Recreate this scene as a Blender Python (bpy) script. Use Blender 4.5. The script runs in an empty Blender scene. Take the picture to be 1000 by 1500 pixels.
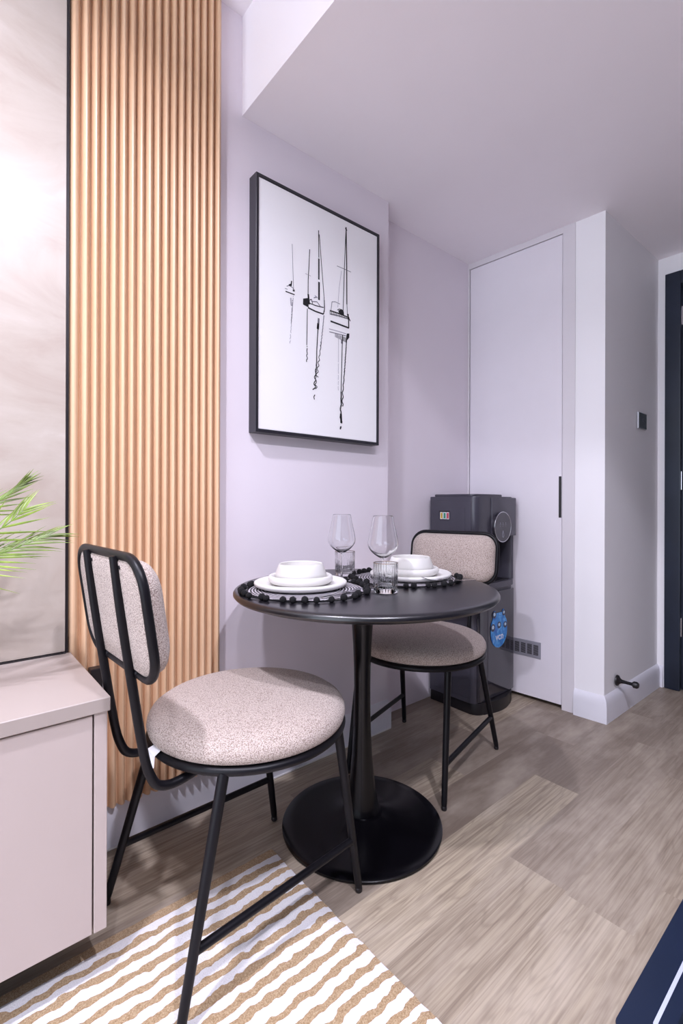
import bpy, bmesh, math, random
from mathutils import Vector, Matrix
random.seed(7)
PI = math.pi
SC = bpy.context.scene
COL = SC.collection

# ------------------------------------------------------------------ helpers
def lin(h):
    h = h.lstrip('#'); o = []
    for i in (0, 2, 4):
        c = int(h[i:i+2], 16)/255
        o.append(c/12.92 if c <= .04045 else ((c+.055)/1.055)**2.4)
    return (*o, 1.0)

class NT:
    """small node-tree helper"""
    def __init__(s, name):
        s.m = bpy.data.materials.new(name); s.m.use_nodes = True
        s.t = s.m.node_tree; s.b = s.t.nodes['Principled BSDF']
    def n(s, typ, **kw):
        nd = s.t.nodes.new(typ)
        for k, v in kw.items():
            if k in nd.inputs: nd.inputs[k].default_value = v
            else: setattr(nd, k, v)
        return nd
    def l(s, a, b): s.t.links.new(a, b)
    def set(s, **kw):
        for k, v in kw.items(): s.b.inputs[k.replace('_', ' ')].default_value = v
    def coords(s, scale=(1, 1, 1), kind='Object'):
        tc = s.n('ShaderNodeTexCoord'); mp = s.n('ShaderNodeMapping')
        mp.inputs['Scale'].default_value = scale
        s.l(tc.outputs[kind], mp.inputs['Vector']); return mp.outputs['Vector']
    def noise(s, vec, scale, detail=4, rough=.55, dist=0):
        nz = s.n('ShaderNodeTexNoise'); nz.inputs['Scale'].default_value = scale
        nz.inputs['Detail'].default_value = detail; nz.inputs['Roughness'].default_value = rough
        nz.inputs['Distortion'].default_value = dist
        if vec is not None: s.l(vec, nz.inputs['Vector'])
        return nz.outputs['Fac']
    def ramp(s, fac, stops):
        r = s.n('ShaderNodeValToRGB'); e = r.color_ramp.elements
        while len(e) < len(stops): e.new(.5)
        for el, (p, c) in zip(e, stops): el.position = p; el.color = c
        s.l(fac, r.inputs['Fac']); return r.outputs['Color']
    def mix(s, f, a, b, mode='MIX'):
        mx = s.n('ShaderNodeMix', data_type='RGBA', blend_type=mode)
        for k, v in ((0, f), (6, a), (7, b)):
            if hasattr(v, 'links'): s.l(v, mx.inputs[k])
            else: mx.inputs[k].default_value = v
        return mx.outputs[2]
    def math(s, op, a, b=0.0, c=None):
        md = s.n('ShaderNodeMath', operation=op)
        for i, v in enumerate((a, b) if c is None else (a, b, c)):
            if hasattr(v, 'links'): s.l(v, md.inputs[i])
            else: md.inputs[i].default_value = v
        return md.outputs[0]
    def bump(s, h, strength=.2, dist=.002):
        bp = s.n('ShaderNodeBump'); bp.inputs['Strength'].default_value = strength
        bp.inputs['Distance'].default_value = dist
        s.l(h, bp.inputs['Height']); s.l(bp.outputs['Normal'], s.b.inputs['Normal'])

def plain(name, col, rough=.5, metal=0., var=.03, scale=8, bump=0, bscale=200, **kw):
    """procedural single-tone material: slight tonal variation and optional fine relief"""
    k = NT(name); v = k.coords()
    f = k.noise(v, scale)
    c = lin(col); a = tuple(max(0, x*(1-var)) for x in c[:3])+(1,); b = tuple(min(1, x*(1+var)) for x in c[:3])+(1,)
    k.l(k.ramp(f, [(.3, a), (.7, b)]), k.b.inputs['Base Color'])
    k.set(Roughness=rough, Metallic=metal)
    if bump: k.bump(k.noise(v, bscale, 3), bump, .001)
    for kk, vv in kw.items(): k.b.inputs[kk.replace('_', ' ')].default_value = vv
    return k.m

# ---- mesh building
def link(name, bm, mats, parent=None, smooth=None, loc=None):
    me = bpy.data.meshes.new(name)
    bmesh.ops.recalc_face_normals(bm, faces=bm.faces)
    bm.to_mesh(me); bm.free()
    for m in (mats if isinstance(mats, (list, tuple)) else [mats]): me.materials.append(m)
    if smooth is not None:
        for p in me.polygons: p.use_smooth = True
        me.set_sharp_from_angle(angle=math.radians(smooth))
    o = bpy.data.objects.new(name, me); COL.objects.link(o)
    if parent: o.parent = parent
    if loc: o.location = loc
    return o

def thing(name, label, cat, loc=(0, 0, 0), rz=0, group=None):
    o = bpy.data.objects.new(name, None); COL.objects.link(o)
    o.location = loc; o.rotation_euler = (0, 0, rz); o.empty_display_size = .1
    return tag(o, label, cat, group)

def tag(o, label, cat, group=None):
    o['label'] = label; o['category'] = cat
    if group: o['group'] = group
    return o

def struct(o, label, cat):
    o['kind'] = 'structure'; o['label'] = label; o['category'] = cat; return o

def bx(bm, x0, x1, y0, y1, z0, z1, bev=0, seg=2, mi=0):
    r = bmesh.ops.create_cube(bm, size=1)
    vs = r['verts']
    for v in vs:
        v.co = Vector((x0+(v.co.x+.5)*(x1-x0), y0+(v.co.y+.5)*(y1-y0), z0+(v.co.z+.5)*(z1-z0)))
    fs = {f for v in vs for f in v.link_faces}
    for f in fs: f.material_index = mi
    if bev:
        es = {e for v in vs for e in v.link_edges}
        r = bmesh.ops.bevel(bm, geom=list(es), offset=bev, segments=seg, affect='EDGES', profile=.6)
        for f in r['faces']: f.material_index = mi
    return bm

def box(*a, **k): return bx(bmesh.new(), *a, **k)

def prism(bm, pts, z0, z1, mi=0, bev=0, seg=2):
    lo = [bm.verts.new((x, y, z0)) for x, y in pts]; hi = [bm.verts.new((x, y, z1)) for x, y in pts]
    n = len(pts); fs = [bm.faces.new(lo[::-1]), bm.faces.new(hi)]
    for i in range(n): fs.append(bm.faces.new((lo[i], lo[(i+1) % n], hi[(i+1) % n], hi[i])))
    for f in fs: f.material_index = mi
    if bev:
        es = list(fs[0].edges)+list(fs[1].edges)
        r = bmesh.ops.bevel(bm, geom=es, offset=bev, segments=seg, affect='EDGES', profile=.6)
        for f in r['faces']: f.material_index = mi
    return bm

def lathe(bm, prof, n=64, cx=0, cy=0, mi=0, mod=None):
    """revolve (r,z) profile; r=0 ends collapse to a point. mod(angle, r, z)->r"""
    rings = []
    for r, z in prof:
        if r <= 1e-6: rings.append([bm.verts.new((cx, cy, z))])
        else:
            row = []
            for i in range(n):
                a = 2*PI*i/n; rr = mod(a, r, z) if mod else r
                row.append(bm.verts.new((cx+rr*math.cos(a), cy+rr*math.sin(a), z)))
            rings.append(row)
    for a, b in zip(rings, rings[1:]):
        for i in range(n):
            j = (i+1) % n
            if len(a) == 1 and len(b) == 1: continue
            if len(a) == 1: f = bm.faces.new((a[0], b[i], b[j]))
            elif len(b) == 1: f = bm.faces.new((a[i], a[j], b[0]))
            else: f = bm.faces.new((a[i], a[j], b[j], b[i]))
            f.material_index = mi
    return bm

def spline(pts, sub=6, closed=False):
    P = [Vector(p) for p in pts]; n = len(P); out = []
    rng = range(n if closed else n-1)
    for i in rng:
        if closed: a, b, c, d = P[i-1], P[i], P[(i+1) % n], P[(i+2) % n]
        else: a, b, c, d = P[max(i-1, 0)], P[i], P[i+1], P[min(i+2, n-1)]
        for k in range(sub):
            t = k/sub
            out.append(.5*((2*b)+(c-a)*t+(2*a-5*b+4*c-d)*t*t+(3*b-a-3*c+d)*t**3))
    if not closed: out.append(P[-1])
    return out

def tube(bm, pts, r, n=12, closed=False, flat=1.0, up=None, mi=0):
    """sweep a circle (or ellipse: flat scales the second axis) along pts; r may be a list"""
    P = [Vector(p) for p in pts]; m = len(P)
    R = r if isinstance(r, (list, tuple)) else [r]*m
    T = []
    for i in range(m):
        a = P[i-1] if (i or closed) else P[i]; b = P[(i+1) % m] if (i < m-1 or closed) else P[i]
        T.append((b-a).normalized())
    ref = Vector(up) if up else (Vector((0, 0, 1)) if abs(T[0].z) < .9 else Vector((1, 0, 0)))
    nrm = (ref-T[0]*ref.dot(T[0])).normalized(); rows = []
    for i in range(m):
        if up:
            q = ref-T[i]*ref.dot(T[i])
            if q.length > 1e-4: nrm = q.normalized()
        else:
            nrm = (nrm-T[i]*nrm.dot(T[i])).normalized()
        bi = T[i].cross(nrm)
        rows.append([bm.verts.new(P[i]+R[i]*(nrm*math.cos(2*PI*k/n)*flat+bi*math.sin(2*PI*k/n))) for k in range(n)])
    for i in range(m if closed else m-1):
        a, b = rows[i], rows[(i+1) % m]
        for k in range(n):
            bm.faces.new((a[k], a[(k+1) % n], b[(k+1) % n], b[k])).material_index = mi
    if not closed:
        bm.faces.new(rows[0][::-1]).material_index = mi; bm.faces.new(rows[-1]).material_index = mi
    return bm

def ball(bm, c, r, sub=2, sz=1, mi=0, jit=0):
    o = bmesh.ops.create_icosphere(bm, subdivisions=sub, radius=r)['verts']
    for v in o:
        k = 1+random.uniform(-jit, jit)
        v.co = Vector((v.co.x*k+c[0], v.co.y*k+c[1], v.co.z*sz*k+c[2]))
        for f in v.link_faces: f.material_index = mi
    return bm

def text_bm(s, size, mat4, extrude=.0004):
    cu = bpy.data.curves.new('lettering', 'FONT'); cu.body = s; cu.size = size; cu.extrude = extrude
    cu.align_x = 'CENTER'; cu.align_y = 'CENTER'
    o = bpy.data.objects.new('lettering', cu); COL.objects.link(o)
    bpy.context.view_layer.update()
    me = bpy.data.meshes.new_from_object(o.evaluated_get(bpy.context.evaluated_depsgraph_get()))
    bpy.data.objects.remove(o)
    bm = bmesh.new(); bm.from_mesh(me); bm.transform(mat4); return bm

def join(bm, other, mi=None):
    me = bpy.data.meshes.new('tmp'); other.to_mesh(me); other.free()
    k = len(bm.faces); bm.from_mesh(me); bpy.data.meshes.remove(me)
    bm.faces.ensure_lookup_table()
    if mi is not None:
        for f in bm.faces[k:]: f.material_index = mi
    return bm

# ------------------------------------------------------------------ camera (level, slight roll, lens shift)
F_PX, CY, H = 700.75, 737.35, 1.02
yaw, roll = math.radians(49.5836), math.radians(.1758)
Fw = Vector((math.cos(yaw), math.sin(yaw), 0)); Rt = Vector((math.sin(yaw), -math.cos(yaw), 0)); Up = Vector((0, 0, 1))
R2 = Rt*math.cos(roll)+Up*math.sin(roll); U2 = Up*math.cos(roll)-Rt*math.sin(roll)
EYE = Vector((0, 0, H))
cam = bpy.data.cameras.new('camera'); co = bpy.data.objects.new('camera', cam); COL.objects.link(co)
cam.sensor_fit = 'VERTICAL'; cam.sensor_height = 36; cam.sensor_width = 24
cam.lens = F_PX*36/1500; cam.shift_y = -(750-CY)/1500; cam.clip_start = .02
co.matrix_world = Matrix(((R2.x, U2.x, -Fw.x, 0), (R2.y, U2.y, -Fw.y, 0), (R2.z, U2.z, -Fw.z, H), (0, 0, 0, 1)))
SC.camera = co
def on_plane_y(u, v, y):
    """survey helper: point of the photograph carried onto the vertical plane y = const"""
    d = R2*((u-500)/F_PX)-U2*((v-CY)/F_PX)+Fw
    t = y/d.y; return EYE+d*t

# ------------------------------------------------------------------ materials
def wall_mat(name, col, var=.02):
    k = NT(name); v = k.coords()
    c = lin(col); a = tuple(x*(1-var) for x in c[:3])+(1,)
    k.l(k.ramp(k.noise(v, 2.5, 3), [(.35, a), (.65, c)]), k.b.inputs['Base Color'])
    k.set(Roughness=.55); k.b.inputs['Specular IOR Level'].default_value = .3
    k.bump(k.noise(v, 260, 3), .05, .0006); return k.m
M_wall = wall_mat('wall_paint', '#F1E8F0')
M_white = wall_mat('white_paint', '#F8F5F8')
M_ceil = wall_mat('ceiling_paint', '#FBF5FA')
M_closet = plain('closet_door_laminate', '#EBE5EC', .42, var=.01)
M_casing = plain('closet_casing_laminate', '#E0DADF', .45, var=.01)
M_base = plain('baseboard_paint', '#E6E4EC', .35, var=.015)
M_blackmetal = plain('black_powder_coat', '#100F14', .40, 0, .15, 30, bump=.05, bscale=600, Specular_IOR_Level=.25)
M_table = plain('black_satin_lacquer', '#08070B', .24, 0, .12, 6, Specular_IOR_Level=.35)
M_tabtop = plain('black_satin_tabletop', '#111016', .30, 0, .12, 6, Specular_IOR_Level=.85)
M_fabric = None
k = NT('boucle_fabric'); v = k.coords()
vo = k.n('ShaderNodeTexVoronoi'); vo.inputs['Scale'].default_value = 400; k.l(v, vo.inputs['Vector'])
nz = k.noise(v, 520, 3, .7); s_ = k.math('ADD', k.math('MULTIPLY', vo.outputs['Distance'], .7), k.math('MULTIPLY', nz, .55))
k.l(k.ramp(s_, [(.28, lin('#E0D3CD')), (.52, lin('#CEBFB7')), (.80, lin('#9A8980'))]), k.b.inputs['Base Color'])
k.set(Roughness=.95); k.b.inputs['Sheen Weight'].default_value = .25; k.b.inputs['Specular IOR Level'].default_value = .1
k.bump(k.math('SUBTRACT', 1.0, s_), .7, .003); M_fabric = k.m
M_ceramic = plain('white_stoneware', '#DFDDDA', .38, 0, .015, 12, bump=.03, bscale=90)
M_console = plain('cream_laminate', '#C3B5B0', .5, 0, .012, 5, bump=.03, bscale=300)
M_contop = plain('cream_laminate_top', '#ADA19B', .42, 0, .012, 5)
M_gap = plain('dark_joint', '#241E20', .8)
M_disp = plain('dark_grey_plastic', '#45434D', .27, 0, .05, 9)
M_dispgloss = plain('gloss_dark_panel', '#2D2B33', .08, 0, .03, 3, Coat_Weight=.4)
M_dispdark = plain('charcoal_plastic', '#17151A', .4, 0, .05, 9)
M_steel = plain('polished_steel', '#C9C9CE', .18, 1, .03)
M_vent = plain('grey_vent_metal', '#A9A7B2', .45, .3, .03)
M_leaf2 = None
M_navy = plain('navy_door_paint', '#1A2233', .32, 0, .35, 2.2, bump=.12, bscale=7)
M_silver = plain('silver_plastic', '#C7C6CC', .3, .6, .02)
M_pom = plain('black_pompom_wool', '#0D0C10', .95, 0, .3, 200, bump=.6, bscale=900)
M_tagw = plain('white_label_cloth', '#EDEDF2', .7)
M_caulk = plain('white_sealant', '#E6E2E2', .5)

# slatted panel timber
k = NT('oak_slat_laminate'); v = k.coords((60, 60, 1.2))
g = k.noise(v, 1.6, 5, .6, .4)
k.l(k.ramp(g, [(.25, lin('#DAB08A')), (.55, lin('#E3BD99')), (.8, lin('#EBCBAB'))]), k.b.inputs['Base Color'])
k.set(Roughness=.34); M_slat = k.m
# plaster effect panel behind the console
k = NT('cream_stone_panel'); v = k.coords((1, 1, 2.2))
n1 = k.noise(v, 2.2, 8, .62, 1.3)
k.l(k.ramp(n1, [(.3, lin('#B3A297')), (.5, lin('#C0B4A9')), (.62, lin('#C6BBB1')), (.75, lin('#D3CAC2'))]), k.b.inputs['Base Color'])
k.set(Roughness=.32); M_stone = k.m
# floor planks: per-plank tone comes from a colour attribute
k = NT('oak_plank_floor')
at = k.n('ShaderNodeAttribute'); at.attribute_name = 'plank'
sep = k.n('ShaderNodeSeparateColor'); k.l(at.outputs['Color'], sep.inputs[0])
geo = k.n('ShaderNodeNewGeometry'); sx = k.n('ShaderNodeSeparateXYZ'); k.l(geo.outputs['Position'], sx.inputs[0])
def comb(x, y, z):
    c = k.n('ShaderNodeCombineXYZ')
    for i, q in enumerate((x, y, z)):
        if hasattr(q, 'links'): k.l(q, c.inputs[i])
        else: c.inputs[i].default_value = q
    return c.outputs[0]
off = k.math('MULTIPLY', sep.outputs[1], 37.0)
vec = comb(k.math('ADD', k.math('MULTIPLY', sx.outputs[0], 1.15), off), k.math('MULTIPLY', sx.outputs[1], 12.0), off)
warp = k.noise(vec, 1.0, 3, .45, .25)
# cathedral grain: contour lines of a stretched noise field
rings = k.math('SINE', k.math('MULTIPLY', warp, 120.0))
ringm = k.math('POWER', k.math('MULTIPLY_ADD', rings, .5, .5), 4.0)
fine = k.noise(comb(k.math('MULTIPLY', sx.outputs[0], 2.6), k.math('MULTIPLY', sx.outputs[1], 150.0), off), 1.0, 4, .62)
blotch = k.noise(comb(k.math('ADD', k.math('MULTIPLY', sx.outputs[0], 2.2), off), k.math('MULTIPLY', sx.outputs[1], 6.0), off), 1.3, 4, .6)
base = k.ramp(sep.outputs[0], [(0, lin('#7E7064')), (.5, lin('#9C8F81')), (1, lin('#BCAD97'))])
c1 = k.mix(k.math('MULTIPLY', ringm, .30), base, lin('#76685C'))
c2 = k.mix(k.ramp(fine, [(.40, (0, 0, 0, 1)), (.68, (.75, .75, .75, 1))]), c1, lin('#7C6D60'))
c3 = k.mix(k.ramp(blotch, [(.45, (0, 0, 0, 1)), (.8, (.6, .6, .6, 1))]), c2, lin('#CFC2B2'))
k.l(c3, k.b.inputs['Base Color'])
k.set(Roughness=.42); k.b.inputs['Specular IOR Level'].default_value = .35
k.bump(k.math('ADD', fine, k.math('MULTIPLY', ringm, .3)), .12, .0008); M_floor = k.m
# striped shaggy rug
k = NT('striped_rug_pile')
geo = k.n('ShaderNodeNewGeometry'); sx = k.n('ShaderNodeSeparateXYZ'); k.l(geo.outputs['Position'], sx.inputs[0])
wob = k.noise(geo.outputs['Position'], 24, 2.5, .55); wob2 = k.noise(geo.outputs['Position'], 7, 2)
yy = k.math('ADD', sx.outputs[1], k.math('ADD', k.math('MULTIPLY_ADD', wob, .030, -.015), k.math('MULTIPLY_ADD', wob2, .010, -.005)))
ph = k.math('FRACT', k.math('DIVIDE', k.math('SUBTRACT', yy, 1.163-.0385*40-.0115), .0385))
isw = k.math('LESS_THAN', ph, .54)
inb = k.math('LESS_THAN', sx.outputs[1], 1.172); isw = k.math('MULTIPLY', isw, inb)
pile = k.noise(geo.outputs['Position'], 330, 3, .7)
tan = k.ramp(pile, [(.3, lin('#8C7152')), (.5, lin('#B59876')), (.75, lin('#D4C0A2'))])
wht = k.ramp(pile, [(.2, lin('#D9D5D9')), (.5, lin('#EFEDF0'))])
k.l(k.mix(isw, tan, wht), k.b.inputs['Base Color']); k.set(Roughness=.95); k.b.inputs['Specular IOR Level'].default_value = .05
k.b.inputs['Sheen Weight'].default_value = .2
k.bump(k.math('ADD', k.math('MULTIPLY', pile, .5), k.math('MULTIPLY', isw, .9)), .8, .005); M_rug = k.m
# woven place mat
k = NT('woven_placemat'); v = k.coords()
sxx = k.n('ShaderNodeSeparateXYZ'); k.l(v, sxx.inputs[0])
rad = k.math('SQRT', k.math('ADD', k.math('POWER', sxx.outputs[0], 2.0), k.math('POWER', sxx.outputs[1], 2.0)))
wv = k.math('FRACT', k.math('ADD', k.math('MULTIPLY', rad, 110.0), k.math('MULTIPLY', k.noise(v, 60, 3), .5)))
k.l(k.ramp(wv, [(.40, lin('#17151A')), (.56, lin('#B9B4BB'))]), k.b.inputs['Base Color'])
k.set(Roughness=.9); k.bump(wv, .5, .002); M_mat = k.m
# glass
k = NT('clear_glass'); k.set(Roughness=.0, IOR=1.47); k.b.inputs['Transmission Weight'].default_value = 1
k.b.inputs['Base Color'].default_value = (.985, .99, .995, 1); M_glass = k.m
M_gold = plain('gold_rim', '#A98B6C', .25, 1)
# leaf
k = NT('palm_leaflet'); v = k.coords()
k.l(k.ramp(k.noise(v, 14, 3), [(.3, lin('#48560E')), (.5, lin('#6A8019')), (.75, lin('#9AAF42'))]), k.b.inputs['Base Color'])
k.set(Roughness=.42); k.b.inputs['Transmission Weight'].default_value = .0
k.b.inputs['Subsurface Weight'].default_value = .15; k.b.inputs['Subsurface Radius'].default_value = (.01, .02, .005)
M_leaf = k.m
M_stem = plain('palm_stem', '#6F9440', .5)
M_canvas = plain('white_canvas', '#FBF9FB', .55, 0, .01, 3)
M_ink = plain('black_ink', '#17161A', .7)
M_inkgrey = plain('grey_ink', '#7D7A84', .7)
M_inkpale = plain('pale_grey_ink', '#B4B0BA', .7)
M_frame = plain('black_frame_satin', '#24222A', .32, 0, .05)
M_framegrey = plain('dark_bronze_frame', '#3A3740', .4, 0, .05)
M_mat_navy = plain('navy_kitchen_mat', '#16233C', .38, 0, .08, 4)
M_mat_dark = plain('dark_kitchen_mat', '#0A1626', .4, 0, .08, 4)
M_mat_line = plain('white_mat_line', '#C9D0EA', .5)
M_bed = plain('plank_joint_bed', '#6A5B4F', .8)
M_trimblk = plain('black_trim', '#1C171A', .4)

# ------------------------------------------------------------------ setting
LOWC, HIC = 2.393, 2.745
YW = 1.5235                    # art wall face
# floor: planks in rows along x; tone per plank
fb = bmesh.new(); cl = fb.loops.layers.float_color.new('plank')
rowh, y0 = .163, .411
joints = {0: [-.1, 1.26, 2.1], 1: [.05, 1.27, 2.30], 2: [.42, 1.727, 2.6], 3: [.0, 1.10, 2.06], 4: [.56, 1.52, 2.3], 5: [-.2, .95, 1.83, 2.6], 6: [.3, 1.4, 2.35]}
tones = {(1, 1): .78, (1, 2): .5, (2, 1): .95, (2, 2): .22, (2, 3): .35, (0, 1): .8, (0, 2): .62, (3, 2): .08, (3, 3): .15, (1, 3): .35, (3, 1): .45, (2, 4): .55, (4, 2): .2, (4, 3): .35}
for r in range(-16, 10):
    ya, yb = y0+rowh*r, y0+rowh*(r+1)
    js = joints.get(r) or [random.uniform(-.3, .6), random.uniform(1.2, 1.7), random.uniform(2.2, 2.6)]
    xs = [-3.2]+js+[3.3]
    for i in range(len(xs)-1):
        t = tones.get((r, i), random.uniform(.2, .85)); rn = random.random()
        g = 0.0
        f = fb.faces.new([fb.verts.new(p) for p in ((xs[i]+g, ya+g, 0), (xs[i+1]-g, ya+g, 0), (xs[i+1]-g, yb-g, 0), (xs[i]+g, yb-g, 0))])
        for lp in f.loops: lp[cl] = (t, rn, 0, 1)
# dark bed just below the boards, so the joints read as hairlines
f = fb.faces.new([fb.verts.new(p) for p in ((-3.2, y0-16*rowh, -.002), (3.3, y0-16*rowh, -.002), (3.3, 2.03, -.002), (-3.2, 2.03, -.002))]); f.material_index = 1
floor = struct(link('floor', fb, [M_floor, M_bed]), 'grey oak plank floor running across the room', 'floor')

def st(name, bm, m, label, cat, **k): return struct(link(name, bm, m, **k), label, cat)
st('wall_left', box(-2.6, 1.573, YW, YW+.14, 0, HIC), M_wall, 'pale lilac wall behind the framed boat picture', 'wall')
st('wall_back', box(1.56, 2.75, 1.622, 1.76, 0, LOWC+.02), M_wall, 'short recessed wall behind the water dispenser', 'wall')
st('ceiling', box(-2.6, .829, -2.2, YW+.14, HIC, HIC+.08), M_ceil, 'high white ceiling above the dropped bulkhead', 'ceiling')
st('ceiling_low', box(.829, 3.25, -2.2, 1.76, LOWC, HIC+.08), M_ceil, 'dropped lower ceiling over the table and closet door', 'ceiling')

st('wall_right', box(-2.6, 3.25, -1.74, -1.6, 0, HIC), plain('dark_light_absorber', '#3A3B46', .5), 'unseen side wall behind the camera, added and darkened to cut side light', 'wall')  # unseen wall, added and kept dark to reduce light from this side
# closet wall: slightly turned, from the recess corner to the outer column edge
A = Vector((2.335, 1.622, 0)); dS = Vector((.0694, -.9976, 0)).normalized(); nS = Vector((-.9976, -.0694, 0)).normalized()
MW = Matrix(((dS.x, -nS.x, 0, A.x), (dS.y, -nS.y, 0, A.y), (0, 0, 1, 0), (0, 0, 0, 1)))   # local x along wall, local y into wall
def wl(s, o=0): p = A+dS*s-nS*o; return (p.x, p.y)
SL, SR, SF, SCn = .012, .524, .587, .719
ZD = 2.358
cb = bmesh.new()
prism(cb, [wl(SF), wl(SCn), (3.12, .897), (3.12, 1.7), (2.72, 1.7), (2.72, wl(SF, .3)[1])], 0, LOWC+.01)
st('wall_closet', cb, M_white, 'white column wall between closet door and entrance', 'wall')
cb = bmesh.new()
bx(cb, -.03, SL-.003, -.004, .06, 0, LOWC, .001, 1); bx(cb, SR+.003, SF, -.004, .06, 0, LOWC, .001, 1)
bx(cb, SL-.003, SR+.003, -.004, .06, ZD+.003, LOWC, .001, 1)
bx(cb, -.03, SF, .06, .075, 0, LOWC, 0, 1, 1)
cb.transform(MW)
st('trim_1', cb, [M_casing, M_gap], 'pale casing around the closet door', 'door casing')
door = bpy.data.objects.new('door_1', None); COL.objects.link(door)
struct(door, 'tall flush pale closet door with a low vent', 'door')
b = bmesh.new(); bx(b, SL, SR, 0, .042, .022, ZD, .0012, 1); b.transform(MW); link('door_leaf', b, M_closet, door)
b = bmesh.new(); bx(b, .510, .5225, -.0035, .01, .952, 1.158, .0015); b.transform(MW); h = link('handle', b, M_trimblk, door); h['label'] = 'black recessed edge pull'
# vent grille: plate with five louvred windows
b = bmesh.new()
v0, v1, z0, z1 = .242, .423, .226, .310
bx(b, v0, v1, -.0045, 0, z0, z1, .001, 1)
for i in range(5):
    a = v0+.010+i*.0335
    for j in range(9):
        zz = z0+.016+j*.0059
        bx(b, a, a+.025, -.0054, -.0042, zz, zz+.0036, 0, 1, 1)
b.transform(MW); vt = link('vent_grille', b, [M_vent, M_gap], door); vt['label'] = 'grey louvred vent plate'

# baseboards
def base_prof(hh=.124, tt=.016):
    return [(0, 0), (tt, 0), (tt, hh-.045), (tt-.002, hh-.028), (tt-.006, hh-.014), (.003, hh-.002), (0, hh)]
def baseboard(name, path, label, hh=.124, tt=.016):
    """sweep the skirting profile along a floor path with mitred corners; offset lies to the right of travel"""
    bm = bmesh.new(); pr = base_prof(hh, tt); P = [Vector((x, y)) for x, y in path]; rows = []
    for i, p in enumerate(P):
        ns = []
        if i: d = (p-P[i-1]).normalized(); ns.append(Vector((d.y, -d.x)))
        if i < len(P)-1: d = (P[i+1]-p).normalized(); ns.append(Vector((d.y, -d.x)))
        n = sum(ns, Vector((0, 0))).normalized(); kf = 1/max(.3, n.dot(ns[0]))
        rows.append([bm.verts.new((p.x+n.x*o*kf, p.y+n.y*o*kf, z)) for o, z in pr])
    for a, c in zip(rows, rows[1:]):
        for q in range(len(pr)-1): bm.faces.new((a[q], a[q+1], c[q+1], c[q]))
    bm.faces.new(rows[0]); bm.faces.new(rows[-1][::-1])
    return st(name, bm, M_base, label, 'baseboard', smooth=40)
baseboard('baseboard_left', [(-2.6, YW), (1.573, YW), (1.573, 1.622)], 'white baseboard below the slatted panel and picture wall', .128, .014)
baseboard('baseboard_closet', [wl(SF), wl(SCn), (3.10, .897)], 'white moulded baseboard wrapping the column', .124, .018)
baseboard('baseboard_entry', [(3.10, .897), (3.10, .868)], 'short white baseboard beside the dark entrance door', .12, .012)
b = bmesh.new(); tube(b, [(-.4, YW-.0165, .002), (1.58, YW-.0165, .002)], .0035, 6)
st('trim_2', b, M_caulk, 'thin pale sealant bead along the wall base', 'sealant bead')

# entrance wall and navy door
b = bmesh.new(); bx(b, 3.10, 3.2, .862, 1.0, 0, LOWC+.01); bx(b, 3.10, 3.2, -1.2, .862, 2.296, LOWC+.01); bx(b, 3.10, 3.2, -2.2, -.12, 0, 2.3)
st('wall_entry', b, M_white, 'narrow white end wall holding the dark entrance door', 'wall')
d2 = bpy.data.objects.new('door_2', None); COL.objects.link(d2); struct(d2, 'dark navy entrance door at the right edge', 'door')
b = bmesh.new(); bx(b, 3.088, 3.19, .788, .861, .002, 2.295, .003); bx(b, 3.088, 3.19, -.12, .788, 2.225, 2.295, .003); bx(b, 3.088, 3.19, -.12, -.05, .002, 2.225, .003)
link('door_frame', b, M_navy, d2)
b = bmesh.new(); bx(b, 3.112, 3.16, -.049, .7865, .008, 2.223, .002)
for za, zb in ((.15, .95), (1.08, 2.08)):
    bx(b, 3.104, 3.114, .08, .65, za, zb, .006)
link('door_leaf', b, M_navy, d2)
for zz in (.35, 1.15, 2.05):
    b = bmesh.new(); tube(b, [(3.104, .7855, zz-.05), (3.104, .7855, zz+.05)], .006, 10); link('hinge', b, M_steel, d2, 40)

# ------------------------------------------------------------------ wall cladding
pan = thing('stone_wall_panel', 'cream marbled stone panel above the console at left edge', 'wall panel', (0, 0, 0))
b = box(-1.6, .275, 1.490, YW, .6115, HIC-.002, .001, 1); link('slab', b, M_stone, pan)
b = box(.275, .2815, 1.489, YW, .6075, HIC-.002); t_ = link('edge_trim', b, M_trimblk, pan); t_['label'] = 'thin black vertical edge strip'
b = bmesh.new(); X0, X1, NR = .2825, .738, 18
w0 = .030; pw = (X1-X0-w0)/(NR-1); pts = [(X0, YW)]; x = X0; pts.append((X0, 1.500))
for i in range(NR):
    w = w0 if i == 0 else pw
    a, c = x+.0022, x+w-.0022
    if i == 0: a = x
    for q in range(9):
        t = q/8
        pts.append((a+(c-a)*t, 1.5055-.0180*(math.sin(PI*(.02+.96*t)))**.72))
    pts.append((c+.0004, 1.5065)); pts.append((x+w+.0018, 1.5065))
    x += w
pts.append((X1+.002, YW))
prism(b, pts, .131, HIC-.002)
sl = link('slatted_wall_panel', b, M_slat, smooth=30)
tag(sl, 'pale oak fluted slat panel running up the wall behind the near chair', 'slat panel')

# socket on the slats
so = thing('wall_socket', 'small black socket box on the slats behind the near chair back', 'socket', (0, 0, 0))
b = box(.331, .362, 1.458, 1.489, .497, .556, .003); link('housing', b, M_trimblk, so)
b = box(.362, .366, 1.458, 1.489, .497, .556, .001); q = link('side_strip', b, M_silver, so); q['label'] = 'pale side strip'

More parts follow.
